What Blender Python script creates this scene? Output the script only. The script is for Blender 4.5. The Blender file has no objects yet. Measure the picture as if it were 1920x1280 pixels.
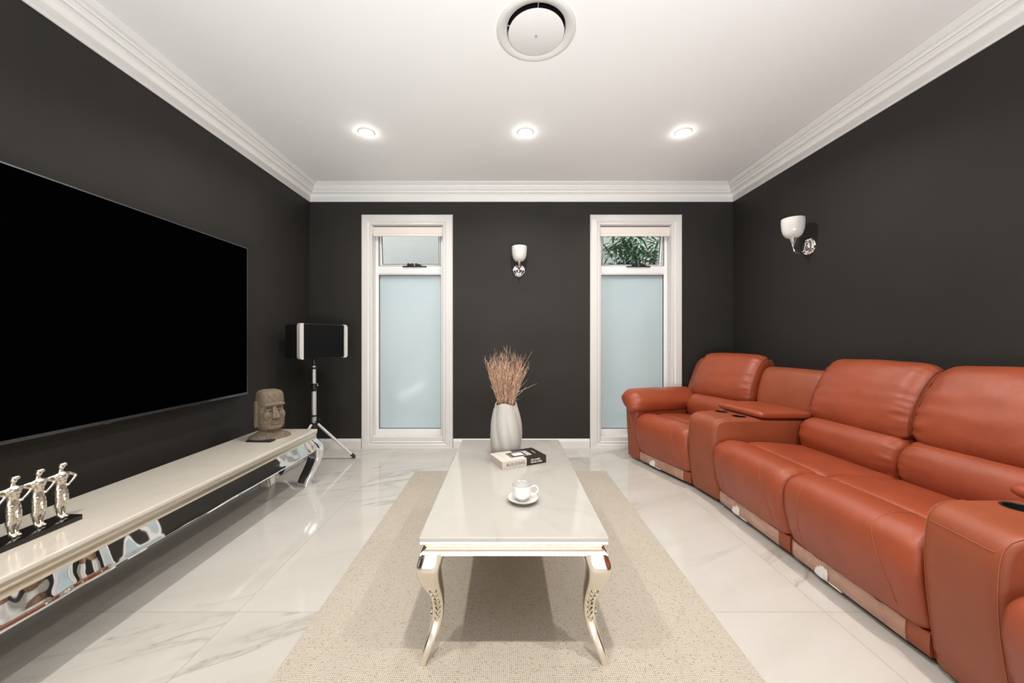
import bpy, bmesh, math, random
from mathutils import Vector, Matrix, noise as mnoise
random.seed(7)
PI = math.pi
SC = bpy.context.scene
COL = SC.collection
# ------------------------------------------------------------------ camera, world, light, exposure
CH = 1.11                      # camera height
cam = bpy.data.cameras.new('camera'); camo = bpy.data.objects.new('camera', cam); COL.objects.link(camo)
camo.location = (0, 0, CH); camo.rotation_euler = (PI/2, 0, 0)
cam.sensor_fit = 'HORIZONTAL'; cam.sensor_width = 36; cam.lens = 36*685/1920
cam.shift_x = 10/1920; cam.shift_y = -3/1920; cam.clip_start = 0.02
SC.camera = camo
SC.view_settings.view_transform = 'Standard'; SC.view_settings.look = 'None'
SC.view_settings.gamma = 1; SC.view_settings.use_curve_mapping = False
SC.view_settings.exposure = 0.2
W = bpy.data.worlds.new('World'); SC.world = W; W.use_nodes = True
wb = W.node_tree.nodes['Background']; wb.inputs['Color'].default_value = (0.92, 0.96, 1.0, 1); wb.inputs['Strength'].default_value = 5.6

def area(name, loc, rot, sx, sy, power, col=(1, 1, 1), shape='RECTANGLE', spread=180):
    l = bpy.data.lights.new(name, 'AREA'); l.shape = shape; l.size = sx
    if shape == 'RECTANGLE': l.size_y = sy
    l.energy = power; l.color = col; l.spread = math.radians(spread)
    o = bpy.data.objects.new(name, l); COL.objects.link(o); o.location = loc; o.rotation_euler = rot
    return o
# added unseen fill light behind the camera, aimed up to brighten the ceiling
area('ceiling_fill_light', (0.15, -1.20, 0.45), (math.radians(134), 0, 0), 2.6, 0.6, 70, (0.955, 0.98, 1.0), spread=116)
DOWN_W = 10.5
# ------------------------------------------------------------------ helpers
def new_obj(name, me, parent=None):
    o = bpy.data.objects.new(name, me); COL.objects.link(o)
    if parent: o.parent = parent
    return o
def wloc(o):
    v = Vector((0, 0, 0))
    while o is not None: v += o.location; o = o.parent
    return v
def build(name, bm, mat, parent=None, smooth=True, origin=None, local=False, kind=None, angle=35):
    """link one mesh object; bm is in world space unless local."""
    bmesh.ops.recalc_face_normals(bm, faces=bm.faces)
    base = wloc(parent) if parent else Vector((0, 0, 0))
    if local:
        loc = Vector(origin) if origin else Vector((0, 0, 0))
    else:
        og = Vector(origin) if origin else base
        bmesh.ops.translate(bm, verts=bm.verts, vec=-og); loc = og-base
    me = bpy.data.meshes.new(name); bm.to_mesh(me); bm.free()
    for m in (mat if isinstance(mat, (list, tuple)) else [mat]): me.materials.append(m)
    if smooth:
        me.polygons.foreach_set('use_smooth', [True]*len(me.polygons))
        try: me.set_sharp_from_angle(angle=math.radians(angle))
        except Exception: pass
    o = new_obj(name, me, parent); o.location = loc
    if kind: o['kind'] = kind
    return o
def thing(name, label, cat, loc=(0, 0, 0), group=None, rot=None):
    o = new_obj(name, None); o.location = loc
    if rot: o.rotation_euler = rot
    return tag(o, label, cat, group)
def tag(o, label, cat, group=None):
    o['label'] = label; o['category'] = cat
    if group: o['group'] = group
    return o
def structure(name, loc=(0, 0, 0)):
    o = new_obj(name, None); o.location = loc; o['kind'] = 'structure'; return o
def B(): return bmesh.new()
def box(bm, x0, x1, y0, y1, z0, z1, bev=0, seg=2, mat=0, rot=None, pivot=None):
    r = bmesh.ops.create_cube(bm, size=1)
    vs = r['verts']
    bmesh.ops.scale(bm, verts=vs, vec=(x1-x0, y1-y0, z1-z0))
    bmesh.ops.translate(bm, verts=vs, vec=((x0+x1)/2, (y0+y1)/2, (z0+z1)/2))
    fs = list({f for v in vs for f in v.link_faces})
    if bev > 0:
        es = list({e for v in vs for e in v.link_edges})
        r2 = bmesh.ops.bevel(bm, geom=es, offset=bev, segments=seg, profile=0.6, affect='EDGES')
        fs = [f for f in bm.faces if f.index == -1 or f in set(r2['faces'])] if False else fs
        vs = list(set(r2['verts']) | {v for v in vs if v.is_valid})
    if mat:
        for f in {f for v in vs if v.is_valid for f in v.link_faces}: f.material_index = mat
    if rot is not None:
        bmesh.ops.rotate(bm, verts=[v for v in vs if v.is_valid], cent=pivot or ((x0+x1)/2, (y0+y1)/2, (z0+z1)/2), matrix=rot)
    return [v for v in vs if v.is_valid]
def loft(bm, rings, cap=True, close=True, mat=0):
    vr = [[bm.verts.new(p) for p in r] for r in rings]
    n = len(vr[0])
    for a, b in zip(vr[:-1], vr[1:]):
        for i in range(n if close else n-1):
            j = (i+1) % n
            try: bm.faces.new((a[i], a[j], b[j], b[i])).material_index = mat
            except ValueError: pass
    if cap:
        for r in (vr[0], vr[-1]):
            try: bm.faces.new(r).material_index = mat
            except ValueError: pass
    return [v for r in vr for v in r]
def lathe(bm, prof, c=(0, 0, 0), n=32, axis='Z', cap=True, mat=0, mtx=None):
    rings = []
    for r, h in prof:
        ring = []
        for i in range(n):
            a = 2*PI*i/n; p = Vector((r*math.cos(a), r*math.sin(a), h))
            if axis == 'Y': p = Vector((p.x, p.z, p.y))
            if axis == 'X': p = Vector((p.z, p.x, p.y))
            if mtx: p = mtx @ p
            ring.append(p+Vector(c))
        rings.append(ring)
    return loft(bm, rings, cap=cap, mat=mat)
def tube(bm, pts, r, n=8, cap=True, mat=0, flat=1.0):
    pts = [Vector(p) for p in pts]; rings = []
    t0 = (pts[1]-pts[0]).normalized()
    up = Vector((0, 0, 1)) if abs(t0.z) < .9 else Vector((1, 0, 0))
    s = t0.cross(up).normalized()
    for i, p in enumerate(pts):
        t = (pts[min(i+1, len(pts)-1)]-pts[max(i-1, 0)]).normalized()
        s = (s-t*s.dot(t)).normalized(); u = s.cross(t)
        rr = r[i] if isinstance(r, (list, tuple)) else r
        rings.append([p+s*(rr*math.cos(2*PI*k/n))+u*(rr*flat*math.sin(2*PI*k/n)) for k in range(n)])
    return loft(bm, rings, cap=cap, mat=mat)
def ell(bm, c, r, rot=None, seg=20, rings=12):
    res = bmesh.ops.create_uvsphere(bm, u_segments=seg, v_segments=rings, radius=1)
    vs = res['verts']; bmesh.ops.scale(bm, verts=vs, vec=r)
    if rot is not None: bmesh.ops.rotate(bm, verts=vs, cent=(0, 0, 0), matrix=rot)
    bmesh.ops.translate(bm, verts=vs, vec=c); return vs
def crom(pts, n, closed=False):
    """catmull-rom resample"""
    pts = [Vector(p) for p in pts]; m = len(pts); out = []
    segs = m if closed else m-1
    g = (lambda i: pts[i % m]) if closed else (lambda i: pts[max(0, min(m-1, i))])
    dense = []
    for i in range(segs):
        p0, p1, p2, p3 = g(i-1), g(i), g(i+1), g(i+2)
        for k in range(12):
            t = k/12
            dense.append(0.5*((2*p1)+(p2-p0)*t+(2*p0-5*p1+4*p2-p3)*t*t+(3*p1-p0-3*p2+p3)*t**3))
    dense.append(g(0) if closed else pts[-1])
    L = [0]
    for a, b in zip(dense[:-1], dense[1:]): L.append(L[-1]+(b-a).length)
    cnt = n if closed else n-1
    j = 0
    for k in range(n):
        s = L[-1]*k/cnt
        while j < len(L)-2 and L[j+1] < s: j += 1
        f = (s-L[j])/max(1e-9, L[j+1]-L[j]); out.append(dense[j].lerp(dense[j+1], min(1, max(0, f))))
    return out
def Rz(a): return Matrix.Rotation(a, 3, 'Z')
def Rx(a): return Matrix.Rotation(a, 3, 'X')
def Ry(a): return Matrix.Rotation(a, 3, 'Y')
def remesh(o, vox, smooth=0, it=6):
    m = o.modifiers.new('Remesh', 'REMESH'); m.mode = 'VOXEL'; m.voxel_size = vox; m.use_smooth_shade = True
    if smooth:
        s = o.modifiers.new('Smooth', 'SMOOTH'); s.factor = smooth; s.iterations = it
    dg = bpy.context.evaluated_depsgraph_get(); dg.update()
    me = bpy.data.meshes.new_from_object(o.evaluated_get(dg)); old = o.data
    o.modifiers.clear(); o.data = me; bpy.data.meshes.remove(old)
    me.polygons.foreach_set('use_smooth', [True]*len(me.polygons))
def text_bm(bm, s, size, M, depth=0.0003, mat=0, width=None, spacing=1.0, bold=0):
    cu = bpy.data.curves.new('t', 'FONT'); cu.body = s; cu.size = size; cu.extrude = depth; cu.space_character = spacing; cu.offset = bold
    cu.align_x = 'CENTER'; cu.align_y = 'CENTER'; cu.resolution_u = 3
    o = bpy.data.objects.new('t', cu); COL.objects.link(o)
    dg = bpy.context.evaluated_depsgraph_get(); dg.update()
    me = bpy.data.meshes.new_from_object(o.evaluated_get(dg))
    bpy.data.objects.remove(o)
    xs = [v.co.x for v in me.vertices]; sx = 1.0
    if width: sx = width/max(1e-6, max(xs)-min(xs))
    n0 = len(bm.verts); f0 = len(bm.faces)
    bm.from_mesh(me); bm.verts.ensure_lookup_table(); bm.faces.ensure_lookup_table()
    for v in bm.verts[n0:]: v.co = M @ Vector((v.co.x*sx, v.co.y, v.co.z))
    for f in bm.faces[f0:]: f.material_index = mat
    bpy.data.meshes.remove(me)
# ------------------------------------------------------------------ materials
class NT:
    def __init__(s, name):
        s.m = bpy.data.materials.new(name); s.m.use_nodes = True; s.t = s.m.node_tree; s.n = s.t.nodes; s.l = s.t.links
        s.p = s.n['Principled BSDF']; s.out = s.n['Material Output']
    def node(s, typ, **kw):
        x = s.n.new(typ)
        for k, v in kw.items(): setattr(x, k, v)
        return x
    def link(s, a, b): s.l.new(a, b)
    def set(s, **kw):
        for k, v in kw.items(): s.p.inputs[k.replace('_', ' ')].default_value = v
    def coord(s, scale=(1, 1, 1), rot=(0, 0, 0)):
        tc = s.node('ShaderNodeTexCoord'); mp = s.node('ShaderNodeMapping'); mp.inputs['Scale'].default_value = scale; mp.inputs['Rotation'].default_value = rot
        s.link(tc.outputs['Object'], mp.inputs['Vector']); return mp.outputs['Vector']
    def noise(s, vec, scale, detail=4, rough=.5, dist=0):
        x = s.node('ShaderNodeTexNoise'); x.inputs['Scale'].default_value = scale; x.inputs['Detail'].default_value = detail
        x.inputs['Roughness'].default_value = rough; x.inputs['Distortion'].default_value = dist
        if vec is not None: s.link(vec, x.inputs['Vector'])
        return x.outputs['Fac']
    def ramp(s, fac, stops):
        x = s.node('ShaderNodeValToRGB'); e = x.color_ramp.elements
        while len(e) < len(stops): e.new(0.5)
        for i, (p, c) in enumerate(stops): e[i].position = p; e[i].color = (*c, 1) if len(c) == 3 else c
        s.link(fac, x.inputs['Fac']); return x.outputs['Color']
    def math(s, op, a, b=None, c=None):
        x = s.node('ShaderNodeMath', operation=op)
        for i, v in enumerate((a, b, c)):
            if v is None: continue
            if isinstance(v, (int, float)): x.inputs[i].default_value = v
            else: s.link(v, x.inputs[i])
        return x.outputs[0]
    def mixc(s, fac, a, b, mode='MIX'):
        x = s.node('ShaderNodeMix', data_type='RGBA', blend_type=mode)
        for key, v in ((0, fac), (6, a), (7, b)):
            if isinstance(v, (int, float)): x.inputs[key].default_value = v
            elif isinstance(v, tuple): x.inputs[key].default_value = (*v, 1) if len(v) == 3 else v
            else: s.link(v, x.inputs[key])
        return x.outputs[2]
    def bump(s, h, strength=.3, dist=.002):
        x = s.node('ShaderNodeBump'); x.inputs['Strength'].default_value = strength; x.inputs['Distance'].default_value = dist
        s.link(h, x.inputs['Height']); s.link(x.outputs['Normal'], s.p.inputs['Normal'])
def plain(name, col, rough=.5, metal=0, noise=.04, nscale=30, bump=0, **kw):
    t = NT(name); t.set(Roughness=rough, Metallic=metal)
    f = t.noise(t.coord(), nscale, 3)
    a = tuple(max(0, c*(1-noise)) for c in col); b = tuple(min(1, c*(1+noise)) for c in col)
    t.link(t.ramp(f, [(.3, a), (.7, b)]), t.p.inputs['Base Color'])
    if bump: t.bump(f, bump, .001)
    for k, v in kw.items(): t.p.inputs[k.replace('_', ' ')].default_value = v
    return t.m
def mat_wall():
    t = NT('charcoal_paint'); t.set(Roughness=.6); t.p.inputs['Specular IOR Level'].default_value = .25
    v = t.coord(); f = t.noise(v, 2.0, 5, .6)
    t.link(t.ramp(f, [(.3, (.0215, .0196, .0170)), (.7, (.0270, .0243, .0213))]), t.p.inputs['Base Color'])
    t.bump(t.noise(v, 350, 2), .12, .0006); return t.m
def mat_floor():
    t = NT('marble_tile'); t.set(Roughness=.10); t.p.inputs['Specular IOR Level'].default_value = .5
    tc = t.node('ShaderNodeTexCoord'); sp = t.node('ShaderNodeSeparateXYZ'); t.link(tc.outputs['Object'], sp.inputs[0])
    X, Y = sp.outputs[0], sp.outputs[1]
    tx = t.math('DIVIDE', t.math('SUBTRACT', X, .10), .6); ty = t.math('DIVIDE', t.math('SUBTRACT', Y, 1.491), 1.204)
    ix, iy = t.math('FLOOR', tx), t.math('FLOOR', ty)
    fx, fy = t.math('FRACT', tx), t.math('FRACT', ty)
    dx = t.math('MULTIPLY', t.math('SUBTRACT', .5, t.math('ABSOLUTE', t.math('SUBTRACT', fx, .5))), .6)
    dy = t.math('MULTIPLY', t.math('SUBTRACT', .5, t.math('ABSOLUTE', t.math('SUBTRACT', fy, .5))), 1.204)
    d = t.math('MINIMUM', dx, dy); g = t.math('LESS_THAN', d, .0011)
    cb = t.node('ShaderNodeCombineXYZ'); t.link(t.math('MULTIPLY', ix, 7.31), cb.inputs[0]); t.link(t.math('MULTIPLY', iy, 5.17), cb.inputs[1]); t.link(t.math('ADD', ix, iy), cb.inputs[2])
    ad = t.node('ShaderNodeVectorMath', operation='ADD'); t.link(tc.outputs['Object'], ad.inputs[0]); t.link(cb.outputs[0], ad.inputs[1])
    mr = t.node('ShaderNodeMapping'); mr.inputs['Rotation'].default_value = (0, 0, math.radians(-27)); t.link(ad.outputs[0], mr.inputs['Vector'])
    mp = t.node('ShaderNodeMapping'); mp.inputs['Scale'].default_value = (.5, 2.5, 1)
    t.link(mr.outputs[0], mp.inputs['Vector'])
    n1 = t.noise(mp.outputs[0], 1.0, 6, .55, .25)
    vein = t.math('ABSOLUTE', t.math('SUBTRACT', n1, .5))
    v1 = t.ramp(vein, [(0, (1, 1, 1)), (.004, (.5, .5, .5)), (.022, (0, 0, 0))])
    n2 = t.noise(mp.outputs[0], .8, 3, .5)
    amt = t.math('MULTIPLY', t.math('MULTIPLY', v1, t.ramp(n2, [(.46, (0, 0, 0)), (.60, (1, 1, 1))])), .75)
    cloud = t.ramp(t.noise(mp.outputs[0], 1.6, 6, .6), [(.3, (.48, .455, .415)), (.52, (.53, .505, .468)), (.75, (.55, .528, .492))])
    c = t.mixc(amt, cloud, (.30, .275, .245))
    c = t.mixc(g, c, (.28, .25, .21))
    t.link(c, t.p.inputs['Base Color'])
    t.link(t.math('ADD', t.math('MULTIPLY', g, .5), .085), t.p.inputs['Roughness'])
    t.bump(t.math('SUBTRACT', 1, g), .25, .001)
    return t.m
def mat_rug():
    t = NT('woven_rug'); t.set(Roughness=.95); t.p.inputs['Specular IOR Level'].default_value = .1
    tc = t.node('ShaderNodeTexCoord')
    wob = t.noise(tc.outputs['Object'], 25, 2)
    sp = t.node('ShaderNodeSeparateXYZ'); t.link(tc.outputs['Object'], sp.inputs[0])
    k = 2*PI/.0095
    a = t.math('MULTIPLY', t.math('ADD', t.math('ADD', sp.outputs[0], sp.outputs[1]), t.math('MULTIPLY', wob, .012)), k*.7071)
    b = t.math('MULTIPLY', t.math('SUBTRACT', t.math('SUBTRACT', sp.outputs[0], sp.outputs[1]), t.math('MULTIPLY', wob, .012)), k*.7071)
    h = t.math('MULTIPLY', t.math('ADD', t.math('MULTIPLY', t.math('COSINE', a), t.math('COSINE', b)), 1), .5)
    fine = t.noise(tc.outputs['Object'], 420, 2, .6)
    hh = t.math('ADD', t.math('MULTIPLY', h, .6), t.math('MULTIPLY', fine, .5))
    c = t.ramp(hh, [(.22, (.22, .18, .135)), (.46, (.46, .41, .34)), (.75, (.585, .54, .475))])
    spot = t.ramp(t.noise(tc.outputs['Object'], 160, 1), [(.60, (1, 1, 1)), (.70, (.72, .64, .54))])
    t.link(t.mixc(1.0, c, spot, 'MULTIPLY'), t.p.inputs['Base Color'])
    t.bump(hh, .6, .004); return t.m
def mat_leather(name='orange_leather', base=(.305, .061, .025), rough=.34):
    t = NT(name); v = t.coord()
    f = t.noise(v, 5, 5, .6)
    t.link(t.ramp(f, [(.3, tuple(c*.90 for c in base)), (.7, tuple(min(1, c*1.10) for c in base))]), t.p.inputs['Base Color'])
    t.set(Roughness=rough); t.p.inputs['Specular IOR Level'].default_value = .45
    vo = t.node('ShaderNodeTexVoronoi', feature='DISTANCE_TO_EDGE'); vo.inputs['Scale'].default_value = 330; t.link(v, vo.inputs['Vector'])
    g = t.ramp(vo.outputs['Distance'], [(0, (0, 0, 0)), (.25, (1, 1, 1))])
    w = t.noise(t.coord((1, 1, 1)), 9, 3, .5, .3)
    h = t.math('ADD', t.math('MULTIPLY', g, .12), t.math('MULTIPLY', w, 1.6))
    t.bump(h, .38, .004); return t.m
def mat_marble(name, base, dark, scale=2.2, rough=.08):
    t = NT(name); t.set(Roughness=rough)
    v = t.coord((1.0, .7, 1), (0, 0, .6)); n = t.noise(v, scale, 7, .6, .7)
    f = t.ramp(t.math('ABSOLUTE', t.math('SUBTRACT', n, .52)), [(0, (1, 1, 1)), (.02, (.3, .3, .3)), (.09, (0, 0, 0))])
    m = t.ramp(t.noise(v, scale*.7, 3), [(.45, (0, 0, 0)), (.65, (1, 1, 1))])
    t.link(t.mixc(t.math('MULTIPLY', f, t.math('MULTIPLY', m, .6)), base, dark), t.p.inputs['Base Color'])
    return t.m
def mat_metal(name, col, rough, wav=0, wscale=6, dist=.01):
    t = NT(name); t.set(Metallic=1.0, Roughness=rough); v = t.coord()
    t.link(t.ramp(t.noise(v, 40, 2), [(.3, tuple(c*.97 for c in col)), (.7, col)]), t.p.inputs['Base Color'])
    if wav: t.bump(t.noise(v, wscale, 1.5, .4), wav, dist)
    return t.m
def mat_emit(name, col, s):
    t = NT(name); t.set(Roughness=.5); t.p.inputs['Base Color'].default_value = (*col, 1)
    t.p.inputs['Emission Color'].default_value = (*col, 1); t.p.inputs['Emission Strength'].default_value = s
    return t.m
def mat_frosted():
    t = NT('frosted_glass'); tr = t.node('ShaderNodeBsdfTranslucent'); gl = t.node('ShaderNodeBsdfGlossy'); mx = t.node('ShaderNodeMixShader')
    lw = t.node('ShaderNodeFresnel'); lw.inputs[0].default_value = 1.45
    c = t.ramp(t.noise(t.coord((1, 1, .6)), 1.3, 2), [(.3, (.88, .94, .94)), (.7, (.95, .99, .985))])
    t.link(c, tr.inputs['Color']); gl.inputs['Roughness'].default_value = .12
    t.link(lw.outputs[0], mx.inputs[0]); t.link(tr.outputs[0], mx.inputs[1]); t.link(gl.outputs[0], mx.inputs[2])
    t.link(mx.outputs[0], t.out.inputs['Surface']); return t.m
def mat_clear():
    t = NT('clear_glass'); tr = t.node('ShaderNodeBsdfTransparent'); gl = t.node('ShaderNodeBsdfGlossy'); mx = t.node('ShaderNodeMixShader')
    tr.inputs[0].default_value = (.93, .96, .95, 1); gl.inputs['Roughness'].default_value = .02
    lw = t.node('ShaderNodeFresnel'); lw.inputs[0].default_value = 1.45
    nz = t.noise(t.coord(), 3, 1); t.link(t.math('MULTIPLY', lw.outputs[0], t.math('ADD', .9, t.math('MULTIPLY', nz, .2))), mx.inputs[0])
    t.link(tr.outputs[0], mx.inputs[1]); t.link(gl.outputs[0], mx.inputs[2]); t.link(mx.outputs[0], t.out.inputs['Surface']); return t.m
def mat_stone():
    t = NT('volcanic_stone'); t.set(Roughness=.92); v = t.coord()
    n = t.noise(v, 90, 5, .7); n2 = t.noise(v, 14, 4, .6)
    c = t.ramp(n, [(.3, (.085, .062, .040)), (.55, (.20, .155, .11)), (.75, (.33, .27, .20))])
    c = t.mixc(t.math('MULTIPLY', n2, .45), c, (.11, .085, .05)); t.link(c, t.p.inputs['Base Color'])
    t.bump(n, .8, .004); return t.m
def mat_silver():
    t = NT('antique_silver'); t.set(Metallic=1.0); v = t.coord()
    n = t.noise(v, 120, 4, .65)
    t.link(t.ramp(n, [(.34, (.24, .19, .13)), (.48, (.72, .67, .58)), (.7, (.92, .89, .82))]), t.p.inputs['Base Color'])
    t.link(t.math('ADD', .22, t.math('MULTIPLY', n, .15)), t.p.inputs['Roughness']); t.bump(n, .5, .002); return t.m
def mat_film():
    t = NT('protective_film'); v = t.coord((1, 1, 1)); t.set(Roughness=.14)
    n = t.noise(v, 7, 4, .6, 1.2)
    t.link(t.ramp(n, [(.3, (.37, .18, .115)), (.6, (.47, .26, .18)), (.8, (.60, .42, .32))]), t.p.inputs['Base Color'])
    t.p.inputs['Coat Weight'].default_value = .8; t.p.inputs['Coat Roughness'].default_value = .06
    t.bump(t.noise(t.coord((1, 1, 3)), 14, 3, .6, 1.0), .35, .006); return t.m
M = dict(
    wall=mat_wall(), floor=mat_floor(), rug=mat_rug(), leather=mat_leather(), leather2=mat_leather('console_leather', (.275, .064, .026), .42),
    stitch=plain('stitching', (.34, .095, .045), .6), crease=plain('seam_piping', (.20, .045, .02), .5),
    white=plain('white_ceiling_paint', (.86, .85, .83), .7, noise=.01, nscale=3), ventring=plain('vent_plastic', (.66, .65, .62), .5, noise=.01), ventdisc=plain('vent_disc_plastic', (.74, .72, .70), .5, noise=.01), trim=plain('white_gloss_trim', (.70, .68, .655), .28, noise=.01),
    upvc=plain('white_window_frame', (.80, .80, .79), .3, noise=.01), gasket=plain('dark_gasket', (.04, .045, .05), .5),
    frosted=mat_frosted(), clear=mat_clear(), blind=plain('cream_blind', (.80, .73, .67), .55, noise=.02), chain=plain('white_chain', (.7, .69, .66), .4),
    black=plain('black_plastic', (.012, .011, .011), .35), blackgloss=plain('black_stone', (.010, .008, .008), .07, noise=.3, nscale=200),
    screen=plain('dark_screen', (.0005, .0005, .0006), .9, noise=.02, Specular_IOR_Level=.0), bezel=mat_metal('bezel_metal', (.16, .17, .19), .3),
    marble=mat_marble('white_marble', (.425, .405, .372), (.28, .235, .19)), marble2=mat_marble('cream_marble', (.58, .535, .47), (.42, .33, .235), 1.4),
    champ=mat_metal('champagne_steel', (.86, .80, .69), .30, .03, 14, .003), chrome=mat_metal('polished_chrome', (.92, .93, .94), .04),
    mirror=mat_metal('mirror_steel', (.86, .87, .87), .035, .75, 5.5, .012), legmetal=mat_metal('leg_steel', (.90, .85, .76), .16, .18, 18, .004),
    alu=plain('brushed_aluminium', (.58, .57, .56), .35, metal=.45), speaker=plain('speaker_cloth', (.004, .004, .0043), .9, bump=.2, nscale=600, Specular_IOR_Level=.15),
    spkside=plain('speaker_cabinet', (.004, .004, .004), .55), greytrim=plain('silver_trim', (.55, .53, .51), .4),
    stone=mat_stone(), silver=mat_silver(), twig=plain('dried_twig', (.34, .165, .10), .8, noise=.45, nscale=60), twig2=plain('pale_twig', (.58, .42, .30), .8, noise=.3, nscale=60),
    ceramic=plain('matt_ceramic', (.40, .376, .34), .5, noise=.02), porcelain=plain('porcelain', (.70, .69, .665), .10, noise=.005), gold=mat_metal('gold_line', (.45, .34, .18), .3),
    opal=plain('opal_glass', (.66, .635, .60), .12, noise=.01), film=mat_film(), leg_refl=plain('white_reflection_paint', (.80, .76, .72), .3, noise=.08, nscale=90),
    paper=plain('book_pages', (.52, .43, .38), .8, noise=.1, nscale=150), coverw=plain('cover_cream', (.60, .55, .49), .4), coverb=plain('cover_black', (.030, .022, .018), .3),
    inkgrey=plain('grey_ink', (.50, .46, .42), .5), lilac=plain('pale_print', (.70, .66, .70), .4),
    lens=mat_emit('downlight_lens', (1.0, .96, .90), 60), leaf=plain('long_leaf', (.060, .130, .060), .45, noise=.4, nscale=6), stem=plain('plant_stem', (.14, .16, .08), .7),
    render=plain('grey_render', (.185, .176, .166), .9, noise=.03, nscale=8), paving=plain('outdoor_paving', (.45, .44, .42), .9), duct=plain('duct_black', (.01, .008, .006), .9),
)
# ------------------------------------------------------------------ room shell
XL, XR, YB, YF, ZC = -2.025, 2.327, 3.755, -1.5, 2.68
WT = .22
def shell(name, x0, x1, y0, y1, z0, z1, m):
    bm = B(); box(bm, x0, x1, y0, y1, z0, z1); return build(name, bm, m, smooth=False, kind='structure')
shell('floor', XL-.2, XR+.2, YF-.2, YB+WT, -.12, 0, M['floor'])
shell('wall_left', XL-.2, XL, YF-.2, YB+WT, 0, ZC, M['wall'])
shell('wall_right', XR, XR+.2, YF-.2, YB+WT, 0, ZC, M['wall'])
# ceiling with the round hole of the air vent
VX, VY = .1495, 1.855
def disc_hole_plate(bm, x0, x1, y0, y1, z0, z1, cx, cy, r, n=64):
    def edge(a):
        dx, dy = math.cos(a), math.sin(a); t = 1e9
        if dx > 1e-9: t = min(t, (x1-cx)/dx)
        if dx < -1e-9: t = min(t, (x0-cx)/dx)
        if dy > 1e-9: t = min(t, (y1-cy)/dy)
        if dy < -1e-9: t = min(t, (y0-cy)/dy)
        return (cx+dx*t, cy+dy*t)
    angs = sorted([2*PI*i/n for i in range(n)]+[math.atan2(y-cy, x-cx) % (2*PI) for x in (x0, x1) for y in (y0, y1)])
    rings = []
    for z in (z0, z1):
        rings.append([(Vector((*edge(a), z)), Vector((cx+r*math.cos(a), cy+r*math.sin(a), z))) for a in angs])
    V = [[[bm.verts.new(p) for p in pr] for pr in ring] for ring in rings]
    k = len(angs)
    for i in range(k):
        j = (i+1) % k
        bm.faces.new((V[0][i][0], V[0][j][0], V[0][j][1], V[0][i][1])); bm.faces.new((V[1][i][0], V[1][j][0], V[1][j][1], V[1][i][1]))
        bm.faces.new((V[0][i][0], V[0][j][0], V[1][j][0], V[1][i][0])); bm.faces.new((V[0][i][1], V[0][j][1], V[1][j][1], V[1][i][1]))
bm = B(); disc_hole_plate(bm, XL-.2, XR+.2, YF-.2, YB+WT, ZC, ZC+.12, VX, VY, .158); build('ceiling', bm, M['white'], smooth=False, kind='structure')
# back wall with two tall window openings
OZ0, OZ1 = .068, 2.292
WIN = [(-1.387, -.652), (.955, 1.695)]
bm = B()
xs = [XL, WIN[0][0], WIN[0][1], WIN[1][0], WIN[1][1], XR]
for i in (0, 2, 4): box(bm, xs[i], xs[i+1], YB, YB+WT, 0, ZC)
for a, b in WIN: box(bm, a, b, YB, YB+WT, 0, OZ0); box(bm, a, b, YB, YB+WT, OZ1, ZC)
build('wall_back', bm, M['wall'], smooth=False, kind='structure')
# front wall, behind the camera
bm = B(); box(bm, XL, XR, YF-.2, YF, 0, ZC)
build('wall_front', bm, M['white'], smooth=False, kind='structure')
dr = structure('door_1', (-.9, YF, 0))
bm = B(); box(bm, -1.35, -.45, YF, YF+.03, 0, 2.1, .004); build('door_leaf', bm, M['trim'], dr, smooth=False)
bm = B(); box(bm, -1.43, -1.35, YF, YF+.04, 0, 2.18, .004); box(bm, -.45, -.37, YF, YF+.04, 0, 2.18, .004); box(bm, -1.35, -.45, YF, YF+.04, 2.1, 2.18, .004); build('door_frame', bm, M['trim'], dr, smooth=False)
bm = B(); tube(bm, [(-.52, YF+.03, 1.0), (-.52, YF+.075, 1.0)], .009, 10); tube(bm, [(-.52, YF+.075, 1.0), (-.63, YF+.075, 1.0)], .008, 10); build('door_handle', bm, M['chrome'], dr)
# skirting
def extr(bm, prof, p0, p1, inward, m0=0, m1=0):
    """sweep profile (d, z) from p0 to p1 along a wall; d goes inward; mitres shorten the ends by d*m"""
    p0, p1, w = Vector(p0), Vector(p1), Vector(inward); t = (p1-p0).normalized()
    loft(bm, [[p0+w*d+t*(d*m0)+Vector((0, 0, z)) for d, z in prof], [p1+w*d-t*(d*m1)+Vector((0, 0, z)) for d, z in prof]])
sk = [(0, 0), (.016, 0), (.016, .072), (.013, .080), (.010, .084), (.009, .092), (.004, .096), (0, .096)]
def skirt(name, *runs):
    bm = B()
    for r in runs: extr(bm, sk, *r)
    build(name, bm, M['trim'], smooth=False, kind='structure')
skirt('baseboard_left', ((XL, YF, 0), (XL, YB, 0), (1, 0, 0), 0, 1)); skirt('baseboard_right', ((XR, YF, 0), (XR, YB, 0), (-1, 0, 0), 0, 1))
CW = .1
skirt('baseboard_back', ((XL, YB, 0), (WIN[0][0]-CW-.004, YB, 0), (0, -1, 0), 1, 0), ((WIN[0][1]+CW+.004, YB, 0), (WIN[1][0]-CW-.004, YB, 0), (0, -1, 0)), ((WIN[1][1]+CW+.004, YB, 0), (XR, YB, 0), (0, -1, 0), 0, 1))
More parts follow.
